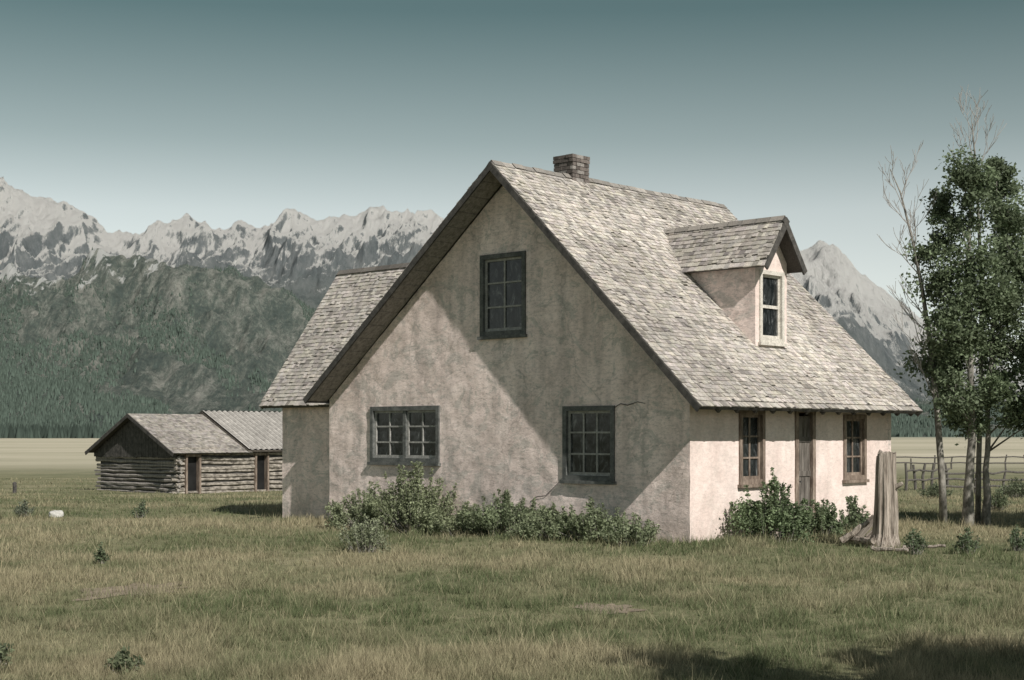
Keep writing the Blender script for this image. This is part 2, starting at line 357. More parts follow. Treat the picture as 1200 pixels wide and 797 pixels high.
def inpoly(p, poly):
    c_ = False; j = len(poly) - 1
    for i in range(len(poly)):
        if (poly[i][1] > p[1]) != (poly[j][1] > p[1]) and p[0] < (poly[j][0] - poly[i][0]) * (p[1] - poly[i][1]) / (poly[j][1] - poly[i][1]) + poly[i][0]: c_ = not c_
        j = i
    return c_
def wall(name, poly, holes, fn, parent, mat, step=.08, amp=.02, depth=.2, seed=0, label=None, f0=2.6):
    V = []; E = []
    def loop(pts):
        s0 = len(V)
        for i, p in enumerate(pts):
            q = pts[(i + 1) % len(pts)]; L = math.dist(p, q); n = max(1, int(L / step))
            for k in range(n): V.append((p[0] + (q[0] - p[0]) * k / n, p[1] + (q[1] - p[1]) * k / n))
        for i in range(s0, len(V)): E.append((i, i + 1 if i + 1 < len(V) else s0))
    loop(poly)
    for h in holes: loop([(h[0], h[2]), (h[1], h[2]), (h[1], h[3]), (h[0], h[3])])
    xs_ = [p[0] for p in poly]; hs_ = [p[1] for p in poly]
    hd = lambda a, b_: min([1] + [max(h[0] - a, a - h[1], h[2] - b_, b_ - h[3]) for h in holes])
    a = min(xs_) + step / 2
    while a < max(xs_):
        b_ = min(hs_) + step / 2
        while b_ < max(hs_):
            q = (a + random.uniform(-.25, .25) * step, b_ + random.uniform(-.25, .25) * step)
            if inpoly(q, poly) and all(inpoly((q[0] + e, q[1] + f_), poly) for e, f_ in ((.03, 0), (-.03, 0), (0, .03), (0, -.03))) and hd(*q) > .03: V.append(q)
            b_ += step
        a += step
    vv, ee, ff, _, _, _ = delaunay_2d_cdt([Vector(p) for p in V], E, [], 0, 1e-5)
    mb = MB(); out = []
    for p in vv:
        d = noise.fractal((p.x * f0 + seed, p.y * f0 * 1.2, 1.1), .8, 2.1, 4) * amp
        d *= min(1, max(0, hd(p.x, p.y)) / .12)
        out.append(fn(p.x, p.y, d))
    fs = []
    for f_ in ff:
        cx = sum(vv[i].x for i in f_) / 3; cy = sum(vv[i].y for i in f_) / 3
        if inpoly((cx, cy), poly) and hd(cx, cy) > 0: fs.append(tuple(f_))
    mb.add(out, fs)
    for h in holes:
        c4 = [(h[0], h[2]), (h[1], h[2]), (h[1], h[3]), (h[0], h[3])]
        for i in range(4):
            p, q = c4[i], c4[(i + 1) % 4]
            mb.add([fn(*p, 0), fn(*q, 0), fn(*q, -depth), fn(*p, -depth)], [(0, 1, 2, 3)])
    return obj(name, mb, mat, parent, smooth=True, label=label, recalc=False)
def window(fn, rect, cols, rows, parent, fmat, smat, cas=.09, mull=0, name='window', sub=True, label=None, sash=False):
    a0, a1, h0, h1 = rect; mb = MB(); ms = MB()
    bx = lambda *q: mb.box(*q, fn=fn)
    sx = lambda *q: ms.box(*q, fn=fn)
    e = .035
    bx(a0 - e, a0 + cas - e, h0 - e, h1 + e, -.12, .035); bx(a1 - cas + e, a1 + e, h0 - e, h1 + e, -.12, .035)
    bx(a0 + cas - e, a1 - cas + e, h1 - cas + e, h1 + e, -.12, .032); bx(a0 + cas - e, a1 - cas + e, h0 - e, h0 + cas - e, -.12, .032)
    i0, i1, j0, j1 = a0 + cas - e, a1 - cas + e, h0 + cas - e, h1 - cas + e
    secs = [(i0, i1)]
    if mull:
        mid = (i0 + i1) / 2; bx(mid - mull / 2, mid + mull / 2, j0, j1, -.10, .012); secs = [(i0, mid - mull / 2), (mid + mull / 2, i1)]
    for s0, s1 in secs:
        st = .045
        sx(s0, s0 + st, j0, j1, -.085, -.03); sx(s1 - st, s1, j0, j1, -.085, -.03)
        sx(s0 + st, s1 - st, j1 - st, j1, -.085, -.032); sx(s0 + st, s1 - st, j0, j0 + st * 1.3, -.085, -.032)
        for i in range(1, cols):
            x = s0 + st + (s1 - s0 - 2 * st) * i / cols; sx(x - .016, x + .016, j0 + st * 1.3, j1 - st, -.078, -.036)
        for j in range(1, rows):
            y = j0 + (j1 - j0) * j / rows; ww = .03 if sash else .016
            sx(s0 + st, s1 - st, y - ww, y + ww, -.076, -.034)
    wo = obj(name, mb, fmat, parent, label=label)
    p = MB(); p.add([fn(i0, j0, -.06), fn(i1, j0, -.06), fn(i1, j1, -.06), fn(i0, j1, -.06)], [(0, 1, 2, 3)])
    s_ = MB(); s_.box(a0 - .07, a1 + .07, h0 - e - .06, h0 - e - .002, -.1, .075, fn=fn)
    host = wo if sub else parent
    obj('sash', ms, smat, host); obj('pane', p, M['glass'], host, recalc=False); obj('sill', s_, fmat, host)
    return wo
w_up = facr(565, 299, 615, 391); w_l = facr(436, 478, 514, 540); w_r = facr(662, 478, 719, 561)
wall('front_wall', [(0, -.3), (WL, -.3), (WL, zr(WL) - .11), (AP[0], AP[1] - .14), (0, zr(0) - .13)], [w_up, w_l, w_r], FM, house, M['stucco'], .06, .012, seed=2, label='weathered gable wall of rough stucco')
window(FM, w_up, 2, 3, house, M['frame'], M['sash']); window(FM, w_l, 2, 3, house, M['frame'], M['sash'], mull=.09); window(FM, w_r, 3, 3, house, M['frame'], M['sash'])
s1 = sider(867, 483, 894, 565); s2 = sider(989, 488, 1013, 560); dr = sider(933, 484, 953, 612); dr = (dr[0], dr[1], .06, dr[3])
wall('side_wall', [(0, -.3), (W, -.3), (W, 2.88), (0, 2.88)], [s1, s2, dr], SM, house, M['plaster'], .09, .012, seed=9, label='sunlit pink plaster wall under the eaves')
window(SM, s1, 2, 3, house, M['brown_wood'], M['brown_wood'], .085); window(SM, s2, 2, 3, house, M['brown_wood'], M['brown_wood'], .085)
# door
mb = MB(); n = 5
for i in range(n):
    a0 = dr[0] + .06 + (dr[1] - dr[0] - .12) * i / n; a1 = dr[0] + .06 + (dr[1] - dr[0] - .12) * (i + 1) / n - .006
    mb.box(a0, a1, dr[2] + .02, dr[3] - .06, -.07, -.04 + .004 * (i % 2), fn=SM)
for h in (.35, 1.1, 1.75): mb.box(dr[0] + .07, dr[1] - .07, h, h + .1, -.036, -.018, fn=SM)
do = obj('door', mb, M['door_wood'], house, label='narrow dark plank door')
mb = MB(); e = .05
mb.box(dr[0] - e, dr[0] + .055, dr[2], dr[3] + .0, -.12, .03, fn=SM); mb.box(dr[1] - .055, dr[1] + e, dr[2], dr[3], -.12, .03, fn=SM)
mb.box(dr[0] - e, dr[1] + e, dr[3] - .0, dr[3] + .09, -.12, .034, fn=SM)
obj('door_frame', mb, M['brown_wood'], do)
mb = MB(); mb.tube([SM(dr[0] + .13, 1.0, -.045), SM(dr[0] + .13, 1.0, .0), SM(dr[0] + .13, 1.0, .03)], [.012, .012, .026], 8); obj('door_handle', mb, M['dark_wood'], do)
mb = MB(); mb.box(dr[0] - .15, dr[1] + .15, -.15, .05, .0, .32, fn=SM); obj('door_step', mb, M['stone'], house)
# other walls
mb = MB()
mb.box(WL, -.0, W - .2, W, -.3, 2.5)
mb.add([(WL, W, 2.5), (0, W, 2.5), (0, W, 2.88), (AP[0], W, AP[1] - .14), (WL, W, zr(WL) - .11)], [(0, 1, 2, 3, 4)])
mb.box(WL, WL + .2, .22, W - .2, -.3, 2.55)
obj('rear_wall', mb, M['stucco'], house)
mb = MB(); mb.box(WL + .25, -.25, .25, W - .25, 0, .05); obj('floor', mb, M['dark'], house)

# roofs -------------------------------------------------------------
class Slope:
    def __init__(s, O, es, top):
        s.O = Vector(O); s.es = Vector(es).normalized(); d = Vector(top) - s.O; d -= s.es * d.dot(s.es)
        s.W = d.length; s.ew = d.normalized(); s.en = s.es.cross(s.ew)
    def __call__(s, a, b_, n): return s.O + s.es * a + s.ew * b_ + s.en * n
def shingles(mb, S, clip, expo=.105, wmin=.05, wmax=.15, tone=1.0):
    nC = int(S.W / expo) + 1; s00, s01 = clip(0); sW0, sW1 = clip(S.W)
    vs = [S(s00, 0, 0), S(s01, 0, 0), S(sW1, S.W, 0), S(sW0, S.W, 0), S(s00, 0, -.06), S(s01, 0, -.06), S(sW1, S.W, -.06), S(sW0, S.W, -.06)]
    mb.hexa(vs, (.09, .085, .08))
    for i in range(nC):
        w0 = i * expo - (.03 if i == 0 else 0); w1 = min(w0 + expo * 1.3, S.W + .01)
        a0, a1 = clip(min(max(w0, 0), S.W)); a = a0 - random.uniform(0, .1)
        crow = random.uniform(.86, 1.08); cj = random.uniform(-.010, .010)
        while a < a1:
            wd = random.uniform(wmin, wmax); b1 = min(a + wd, a1 + .03); b0 = max(a, a0 - .02)
            if b1 - b0 > .02:
                wob = .018 * noise.noise((a * .8, i * .35, 2.0))
                j0 = random.uniform(-.010, .010) + cj + wob; j1 = j0 + random.uniform(-.005, .005)
                th = random.uniform(.015, .027); lift = random.uniform(0, .008)
                if random.random() < .05: j0 += .03; j1 += .045
                if random.random() < .03: lift += .02
                tn = random.choice((random.uniform(.42, .54), random.uniform(.46, .60), random.uniform(.52, .64), random.uniform(.28, .44))) * crow * tone
                tn *= 1 + .28 * noise.noise((a * .5, w0 * .7, 7.7)) + .14 * noise.noise((a * 2.5, w0 * 2.0, 3.1))
                cc = (tn, tn * random.uniform(.93, .98), tn * random.uniform(.86, .93))
                gp_ = .0025
                p = [S(b0 + gp_, w0 + j0, th + lift), S(b1 - gp_, w0 + j1, th + lift * .6), S(b1 - gp_, w1, .008), S(b0 + gp_, w1, .008),
                     S(b0 + gp_, w0 + j0, .003 + lift * .7), S(b1 - gp_, w0 + j1, .003 + lift * .3)]
                mb.add(p, [(0, 1, 2, 3), (4, 5, 1, 0), (4, 0, 3), (5, 2, 1)], cc)
            a += wd
Y0, Y1 = -OV, W + .04
SR = Slope((ER[0], Y0, ER[1]), (0, 1, 0), (AP[0], Y0, AP[1])); SL = Slope((EL[0], Y1, EL[1]), (0, -1, 0), (AP[0], Y1, AP[1]))
mb = MB(); L = Y1 - Y0
shingles(mb, SR, lambda w_: (0, L)); shingles(mb, SL, lambda w_: (0, L))
for k in range(26):
    y = Y0 + L * k / 26; y2 = Y0 + L * (k + 1) / 26 - .01; z = AP[1] + .02 + random.uniform(-.012, .012); tn = random.uniform(.22, .42)
    mb.add([(AP[0], y, z + .03), (AP[0], y2, z + .03), (AP[0] + .10, y2, z - .07), (AP[0] + .10, y, z - .07), (AP[0] - .10, y2, z - .055), (AP[0] - .10, y, z - .055)], [(0, 1, 2, 3), (0, 5, 4, 1)], (tn, tn * .96, tn * .9))
roof = obj('roof', mb, M['shingle'], house, recalc=False, label='weathered grey wood shingle main roof')
def sbox(mb, S, s0, s1, w0, w1, n0, n1): mb.box(s0, s1, w0, w1, n0, n1, fn=S)
mb = MB(); sbox(mb, SR, -.035, .0, -.03, SR.W + .02, -.12, -.002); obj('barge_board', mb, M['dark_wood'], roof)
mb = MB(); sbox(mb, SL, L, L + .04, -.03, SL.W + .02, -.12, -.002); obj('barge_board', mb, M['dark_wood'], roof)
mb = MB(); sbox(mb, SR, L, L + .035, -.03, SR.W, -.14, .0); obj('barge_board', mb, M['dark_wood'], roof)
mb = MB(); sbox(mb, SR, 0, L, -.025, -.002, -.07, .0); obj('fascia', mb, M['dark_wood'], roof)
mb = MB(); sbox(mb, SL, 0, L, -.03, -.002, -.10, .0); obj('fascia', mb, M['dark_wood'], roof)
mb = MB(); nb = 34
for i in range(nb):
    w0 = SL.W * i / nb; mb.box(L - OV + .02, L - .003, w0 + .004, w0 + SL.W / nb - .004, -.080 - .004 * (i % 2), -.0625, fn=SL)
obj('soffit', mb, M['grey_wood'], roof)
for i in range(13):
    y = .12 + i * (W - .24) / 12 + OV
    mb = MB(); sbox(mb, SR, y - .035, y + .035, .02, 1.0, -.18, -.062); obj('rafter_tail', mb, M['dark_wood'], roof)
for f_ in (.2, .6):
    mb = MB(); sbox(mb, SR, .06, OV - .04, SR.W * f_, SR.W * f_ + .09, -.15, -.062); obj('purlin', mb, M['dark_wood'], roof)
# chimney
mb = MB(); cx, cy, hs_ = AP[0] - .14, 1.90, .255
mb.box(cx - hs_ + .02, cx + hs_ - .02, cy - hs_ + .02, cy + hs_ - .02, 6.2, 7.40, col=(.12, .115, .11))
z = 6.4; k = 0
while z < 7.41:
    ex = hs_ + (.012 if z > 7.30 else 0)
    for side in range(4):
        br_ = [-ex, -ex + (.13 if k % 2 else .22)]
        while br_[-1] < ex - .02: br_.append(min(br_[-1] + .215, ex))
        for q0, q1 in zip(br_[:-1], br_[1:]):
            pr = random.uniform(-.012, .008); tn = random.uniform(.65, 1.3); cc = (.16 * tn, .14 * tn, .128 * tn)
            if random.random() < .15: cc = (.32, .30, .28)
            d0, d1 = ex - .1, ex + pr
            if side == 0: mb.box(cx + q0 + .005, cx + q1 - .005, cy - d1, cy - d0, z, z + .066, col=cc)
            elif side == 1: mb.box(cx + q0 + .005, cx + q1 - .005, cy + d0, cy + d1, z, z + .066, col=cc)
            elif side == 2: mb.box(cx + d0, cx + d1 - .002, cy + max(q0, -ex + .102) + .005, cy + min(q1, ex - .102) - .005, z, z + .066, col=cc)
            else: mb.box(cx - d1 + .002, cx - d0, cy + max(q0, -ex + .102) + .005, cy + min(q1, ex - .102) - .005, z, z + .066, col=cc)
    z += .077; k += 1
obj('chimney', mb, M['brick'], roof, label='short square brick chimney at the ridge')
# dormer ---------------------------------------------------------------
uend = lambda h: (h - zr(0)) / KR
DC, DHW, DU = 3.37, .54, .56
DM = lambda a, h, d: (-DU + d, a, h)
dwr = (2.99, 3.75, 3.68, 4.98)
dorm = wall('dormer', [(DC - DHW, 3.3), (DC + DHW, 3.3), (DC + DHW, 5.2), (DC, 5.88), (DC - DHW, 5.2)], [dwr], DM, house, M['plaster'], .08, .008, seed=4, label='gabled dormer with pale walls on the sunny roof slope')
for nm, yy_ in (('dormer_cheek', DC - DHW), ('dormer_cheek', DC + DHW)):
    mb = MB(); inn = yy_ + (.12 if yy_ < DC else -.12)
    q = [(-DU - .003, yy_, 3.3), (-DU - .003, yy_, 5.2), (-2.45, yy_, 5.2)]; q2 = [(x, inn, z_) for x, _, z_ in q]
    mb.add(q + q2, [(0, 1, 2), (3, 5, 4), (0, 3, 4, 1), (1, 4, 5, 2), (2, 5, 3, 0)])
    obj(nm, mb, M['stucco'], dorm)
window(DM, dwr, 1, 2, dorm, M['white'], M['white'], .08, sub=False, sash=True)
SDL = Slope((-3.4, DC - .72, 5.06), (1, 0, 0), (-3.4, DC, 6.0)); SDR = Slope((-.25, DC + .72, 5.06), (-1, 0, 0), (-.25, DC, 6.0))
hw_ = lambda w_: 5.06 + .94 * w_ / SDL.W
mb = MB(); shingles(mb, SDL, lambda w_: (3.4 - uend(hw_(w_)) - .08, 3.15)); shingles(mb, SDR, lambda w_: (0, uend(hw_(w_)) - .25 + .08))
for k in range(9):
    x0 = -.25 - k * .32; tn = random.uniform(.25, .4)
    mb.add([(x0, DC, 6.05), (x0 - .31, DC, 6.05), (x0 - .31, DC - .09, 5.95), (x0, DC - .09, 5.95), (x0 - .31, DC + .09, 5.95), (x0, DC + .09, 5.95)], [(0, 1, 2, 3), (0, 5, 4, 1)], (tn, tn * .95, tn * .88))
obj('dormer_roof', mb, M['shingle'], dorm, recalc=False)
mb = MB(); sbox(mb, SDL, 3.15, 3.185, -.02, SDL.W + .02, -.13, .0); obj('barge_board', mb, M['dark_wood'], dorm)
mb = MB(); sbox(mb, SDR, -.038, 0, -.02, SDR.W + .02, -.13, .0); obj('barge_board', mb, M['dark_wood'], dorm)
# wing -----------------------------------------------------------------
SWF = Slope((-12.17, .15, 2.56), (1, 0, 0), (-12.17, 2.51, 5.755)); SWB = Slope((-5.5, 4.87, 2.56), (-1, 0, 0), (-5.5, 2.51, 5.755))
ue = lambda w_: min(9.5, -EL[0] - (2.56 + 3.195 * w_ / SWF.W - EL[1]) / KL) - .18
mb = MB(); shingles(mb, SWF, lambda w_: (0, 12.17 - ue(w_)), tone=1.05); shingles(mb, SWB, lambda w_: (ue(w_) - 5.5, 12.17 - 5.5))
for k in range(14):
    x0 = -12.17 + k * .45; tn = random.uniform(.12, .22)
    mb.add([(x0, 2.51, 5.82), (x0 + .44, 2.51, 5.82), (x0 + .44, 2.41, 5.71), (x0, 2.41, 5.71), (x0 + .44, 2.61, 5.71), (x0, 2.61, 5.71)], [(0, 1, 2, 3), (0, 5, 4, 1)], (tn, tn * .95, tn * .88))
wr = obj('wing_roof', mb, M['shingle'], house, recalc=False, label='steep shingled roof of the left wing')
mb = MB(); sbox(mb, SWF, -.035, 0, -.02, SWF.W, -.12, .0); obj('barge_board', mb, M['dark_wood'], wr)
mb = MB(); sbox(mb, SWB, 6.67, 6.71, -.02, SWB.W, -.12, .0); obj('barge_board', mb, M['dark_wood'], wr)
mb = MB(); sbox(mb, SWF, 0, 2.5, -.025, -.002, -.08, .0); obj('fascia', mb, M['dark_wood'], wr)
wall('wing_wall', [(-11.8, -.3), (-9.2, -.3), (-9.2, 2.85), (-11.8, 2.85)], [], lambda a, h, d: (a, .5 - d, h), house, M['stucco'], .09, .012, seed=5, label='shaded stucco wall of the left wing')
mb = MB(); mb.add([(-11.8, .5, -.3), (-11.8, 4.5, -.3), (-11.8, 4.5, 2.9), (-11.8, 2.51, 5.6), (-11.8, .5, 2.9)], [(0, 1, 2, 3, 4)]); mb.box(-11.79, -9.5, 4.3, 4.5, -.3, 2.9)
obj('wing_end_wall', mb, M['stucco'], house, recalc=False)
for pts in ([(622, 588), (630, 582), (640, 581), (646, 575), (655, 566), (660, 560)], [(720, 478), (728, 473), (736, 475), (748, 471), (757, 473)]):
    mb = MB(); q = [rayplane(px, py, 1, 0) for px, py in pts]; n = len(q)
    vs = [(a[0], -.017, a[2] - .012 * (1 - i / n)) for i, a in enumerate(q)] + [(a[0], -.017, a[2] + .008) for a in q]
    mb.add(vs, [(i, i + 1, n + i + 1, n + i) for i in range(n - 1)]); obj('crack', mb, M['dark_wood'], house, recalc=False)

# ------------------------------------------------------------------ BARN
BO = Vector((-15.5, 70, gz(-15.5, 70) - .02)); barn = empty('log_barn', BO, TH)
tag(barn, 'low log barn with half shingled, half corrugated roof in the field', 'barn')
GW, BL, BE, BP = -6.7, 13.0, 2.05, 3.75
def logwall(mb, fn, a0, a1, h0, h1, holes=(), r=.085):
    h = h0 + r
    while h < h1:
        segs = [(a0, a1)]
        for q in holes:
            if q[2] < h < q[3]:
                segs = [s_ for (s, t) in segs for s_ in ((s, min(t, q[0])), (max(s, q[1]), t)) if s_[1] - s_[0] > .05]
        r1 = r * random.uniform(.7, 1.3)
        for s, t in segs:
            n = max(2, int((t - s) / .5)); e0 = random.uniform(.0, .35) if s == a0 else 0; e1 = random.uniform(.0, .35) if t == a1 else 0
            sl = random.uniform(-.06, .06)
            pts = [fn(s - e0 + (t - s + e0 + e1) * i / n, h + sl * (i / n - .5) + random.uniform(-.02, .02), random.uniform(-.025, .025)) for i in range(n + 1)]
            mb.tube(pts, [r1 * random.uniform(.75, 1.1) for _ in pts], 6, jit=.12)
        h += r1 * random.uniform(2.1, 2.5)
d1 = (.45, 1.12, .05, 1.72); d2 = (4.45, 5.1, .05, 1.75); SP = 3.75
mb = MB(); logwall(mb, SM, 0, 6.3, -.2, BE, (d1, d2)); sw = obj('side_log_wall', mb, M['log'], barn)
mb = MB(); mb.box(-.12, -.04, 1.12, 4.45, -.2, BE - .1); mb.box(-.12, -.04, 5.1, 6.3, -.2, BE - .1); mb.box(-.12, -.04, 0.1, .45, -.2, BE - .1); obj('chinking', mb, M['dark_wood'], sw)
mb = MB(); logwall(mb, SM, 6.5, BL, -.2, BE + .1); mb.box(-.12, .12, 6.32, 6.48, -.2, BE + .2); mb.box(-.12, -.04, 6.5, BL, -.2, BE); obj('side_log_wall', mb, M['log'], barn)
mb = MB(); logwall(mb, FM, GW, 0, -.2, 1.85); sw = obj('gable_log_wall', mb, M['grey_wood'], barn)
mb = MB(); mb.box(GW + .1, -.1, .04, .1, -.2, 1.8); obj('chinking', mb, M['dark_wood'], sw)
mb = MB(); a = GW - .15
while a < .12:
    wd = random.uniform(.15, .24); cxx = a + wd / 2; top = BP - .12 - abs(cxx - GW / 2) * (BP - BE) / 3.35
    mb.box(a, a + wd - .015, -.16 - random.uniform(0, .02), -.13, 1.72 - random.uniform(0, .08), max(top, 1.9)); a += wd
obj('gable_boards', mb, M['dark_wood'], barn)
mb = MB(); mb.box(GW, -.2, BL - .2, BL, -.2, BE); mb.box(GW, GW + .2, .15, BL - .2, -.2, BE)
mb.add([(GW, BL, BE), (0, BL, BE), (GW / 2, BL, BP)], [(0, 1, 2)]); obj('rear_wall', mb, M['grey_wood'], barn)
for d_ in (d1, d2):
    mb = MB(); mb.box(d_[0] + .02, d_[1] - .02, d_[2], d_[3], -.14, -.1, fn=SM); dd = obj('door', mb, M['dark'], barn)  # near-black sheet painted as the unlit inside of the doorway
    mb = MB(); mb.box(d_[0] - .09, d_[0] + .01, -.1, d_[3] + .12, -.1, .16, fn=SM); mb.box(d_[1] - .01, d_[1] + .09, -.1, d_[3] + .12, -.1, .16, fn=SM); mb.box(d_[0] + .012, d_[1] - .012, d_[3], d_[3] + .12, -.1, .155, fn=SM)
    obj('door_frame', mb, M['brown_wood'], dd)
SBR = Slope((.4, -.5, BE - .14), (0, 1, 0), (GW / 2, -.5, BP)); SBL = Slope((GW - .38, SP + .2, BE - .14), (0, -1, 0), (GW / 2, SP + .2, BP))
mb = MB(); SLN = SP + .2 + .5
shingles(mb, SBR, lambda w_: (0, SLN), .15, .09, .22, .76); shingles(mb, SBL, lambda w_: (0, SLN), .15, .09, .22, .7)
br_ = obj('shingle_roof', mb, M['shingle'], barn, recalc=False)
mb = MB(); sbox(mb, SBR, -.04, 0, -.03, SBR.W, -.16, .0); obj('barge_board', mb, M['dark_wood'], br_)
mb = MB(); sbox(mb, SBL, SLN, SLN + .045, -.03, SBL.W, -.16, .0); obj('barge_board', mb, M['dark_wood'], br_)
SMR = Slope((.45, SP, BE - .03), (0, 1, 0), (GW / 2, SP, BP + .16)); SML = Slope((GW - .45, BL + .3, BE - .03), (0, -1, 0), (GW / 2, BL + .3, BP + .16))
mb = MB(); LL = BL + .3 - SP
for S in (SMR, SML):
    n = 116
    for i in range(n):
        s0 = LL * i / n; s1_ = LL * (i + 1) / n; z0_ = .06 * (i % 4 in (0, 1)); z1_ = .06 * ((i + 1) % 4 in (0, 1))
        tn = (1.0, .8, .55, .8)[i % 4] * (.9 + .2 * noise.noise((i // 16 * 3.3, 1.1, 0)))  # rib shading painted in: crests light, furrows dark
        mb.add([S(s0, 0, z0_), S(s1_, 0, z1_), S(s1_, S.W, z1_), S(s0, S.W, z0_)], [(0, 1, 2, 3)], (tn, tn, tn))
    mb.hexa([S(0, 0, -.04), S(LL, 0, -.04), S(LL, S.W, -.04), S(0, S.W, -.04), S(0, 0, -.1), S(LL, 0, -.1), S(LL, S.W, -.1), S(0, S.W, -.1)], (.3, .28, .26))
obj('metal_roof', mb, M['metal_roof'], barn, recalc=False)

# ------------------------------------------------------------------ shrubs
def shrub(name, base, wid, hei, n, lab, group=None, leaf=.027, col=(.075, .095, .05), deep=.7, cat='shrub', loose=1.0):
    root = empty(name, base); tag(root, lab, cat, group)
    lobes = []; mb = MB()
    for i in range(max(5, int(14 * hei * wid) + 5)):
        t = random.uniform(0, 2 * math.pi); rr = math.sqrt(random.random()) * .48; h = random.uniform(.1, .72) * (1 - 1.2 * rr * rr)
        p = Vector((math.cos(t) * rr * wid, math.sin(t) * rr * wid * deep, h * hei)); lobes.append((p, random.uniform(.12, .26) * min(1, hei + .15) * (.6 + .3 * wid)))
        b0 = Vector((p.x * .25, p.y * .25, -.03)); mb.tube([b0, b0.lerp(p, .5) + Vector((random.uniform(-.05, .05), 0, .05)), p], [.011, .008, .003], 4)
    for i in range(int(56 * wid * loose) + 6):
        t = random.uniform(0, 2 * math.pi); rr = random.random() * .56; q = Vector((math.cos(t) * rr * wid, math.sin(t) * rr * wid * deep, random.uniform(.5, 1.28) * hei * (1 - rr * .75)))
        b0 = Vector((q.x * .55, q.y * .55, 0)); mb.tube([b0, q], [.006, .0025], 4)
        for f_ in (.5, .62, .74, .85, .94, 1.0): lobes.append((b0.lerp(q, f_), .058 * (1.35 - f_ * .7)))
    obj('stem', mb, M['bark'], root)
    Cs = []; cs = []
    big = [l for l in lobes if l[1] > .1]; small = [l for l in lobes if l[1] <= .1]
    nb = max(14, int(n * .75 / max(1, len(big)))); nsm = max(5, int(n * .75 / max(1, len(small))))
    for p, r in lobes:
        k = nb if r > .1 else nsm
        q = rng.normal(size=(k, 3)); q /= np.linalg.norm(q, axis=1)[:, None]; q *= (rng.uniform(.2, 1.35, k)[:, None] * r); q[:, 2] *= .9
        pts = np.array(p) + q; pts[:, 2] = np.abs(pts[:, 2]) + .01; Cs.append(pts)
        b_ = random.uniform(.75, 1.25) * rng.uniform(.7, 1.3, k); cs.append(np.array(col)[None] * b_[:, None])
    V, Fc, C = leafV(np.concatenate(Cs), leaf, np.concatenate(cs)); npmesh('foliage', V, Fc, C, M['leaf'], root)
    return root
def fplane(px, v, axis=1):
    q = rayplane(px, 600, axis, v); p = loc2w(q[0], q[1]); return Vector((p.x, p.y, gz(p.x, p.y) - .02))
for (px, wpx, top, v, n, lab, cl) in (
    (434, 92, 576, -.75, 7500, 'leftmost shrub against the gable wall, below the left window edge', (.27, .305, .19)),
    (487, 104, 554, -.7, 11000, 'tallest shrub along the gable wall, reaching the double window sill', (.26, .295, .18)),
    (548, 84, 597, -.85, 6000, 'low shrub just right of the double window on the gable wall', (.26, .295, .18)),
    (592, 94, 584, -.7, 8200, 'dark middle shrub under the blank centre of the gable wall', (.21, .25, .15)),
    (645, 92, 598, -.8, 6600, 'shrub beside the wall crack, left of the right ground window', (.24, .28, .17)),
    (694, 88, 594, -.7, 6400, 'shrub directly below the right ground window', (.225, .265, .16)),
    (742, 66, 610, -.75, 3800, 'small rightmost shrub along the gable wall near the corner', (.25, .29, .18))):
    b = fplane(px, v); mpp = b.y / F; hgt = EYE + (HZ - top) * mpp - b.z
    shrub('shrub', b, wpx * mpp * 1.06, hgt, n, lab, 'shrubs along the gable wall', col=cl)
for (px, wpx, top, n, lab, cl) in (
    (905, 82, 566, 11000, 'leafy bush between the side window and the plank door', (.18, .235, .13)),
    (964, 60, 594, 6000, 'lower bush right of the plank door', (.18, .23, .13)),
    (1000, 34, 586, 2800, 'narrow bush beneath the far side window', (.19, .235, .14))):
    b = fplane(px, .75, 0); mpp = b.y / F; hgt = EYE + (HZ - top) * mpp - b.z
    shrub('shrub', b, wpx * mpp * 1.05, hgt, n, lab, 'bushes along the sunny side wall', col=cl, loose=.8)
for (px, py, wpx, hpx, n, lab, cl, nm, ct) in (
    (428, 647, 50, 38, 2000, 'grey sagebrush clump in front of the leftmost wall shrub', (.27, .30, .20), 'sagebrush', 'shrub'),
    (28, 606, 20, 16, 500, 'small sagebrush in the field at the far left edge', (.19, .215, .155), 'sagebrush', 'shrub'),
    (165, 607, 16, 18, 500, 'small green weed clump in the grass below the barn', (.15, .19, .12), 'weed', 'weed'),
    (118, 661, 14, 20, 400, 'lone weed in the grass at left, nearer than the pale stone', (.15, .185, .11), 'weed', 'weed'),
    (147, 790, 30, 22, 500, 'weed clump at the bottom left of the foreground grass', (.17, .20, .12), 'weed', 'weed'),
    (2, 786, 22, 26, 500, 'weed clump cut by the bottom left picture corner', (.17, .20, .12), 'weed', 'weed'),
    (1073, 650, 20, 28, 800, 'small weed right of the weathered stump', (.15, .195, .115), 'weed', 'weed'),
    (1133, 650, 26, 26, 800, 'low weed in front of the leafy tree trunks', (.15, .195, .115), 'weed', 'weed'),
    (1192, 646, 22, 26, 800, 'low weed at the right edge of the lawn', (.15, .195, .115), 'weed', 'weed'),
    (1096, 584, 34, 16, 600, 'round bush in the field before the pole fence', (.17, .20, .125), 'bush', 'bush'),
    (1168, 598, 30, 22, 600, 'bush in the field behind the leafy tree trunks', (.16, .195, .115), 'bush', 'bush'),
    (1190, 584, 34, 20, 600, 'bush near the rail fence at the right edge', (.17, .20, .125), 'bush', 'bush')):
    b = gp(px, py); mpp = b.y / F
    shrub(nm, b, wpx * mpp * 1.2, hpx * mpp, n, lab, 'small plants in the grass', leaf=max(.022, 1.05 * mpp), col=cl, cat=ct)

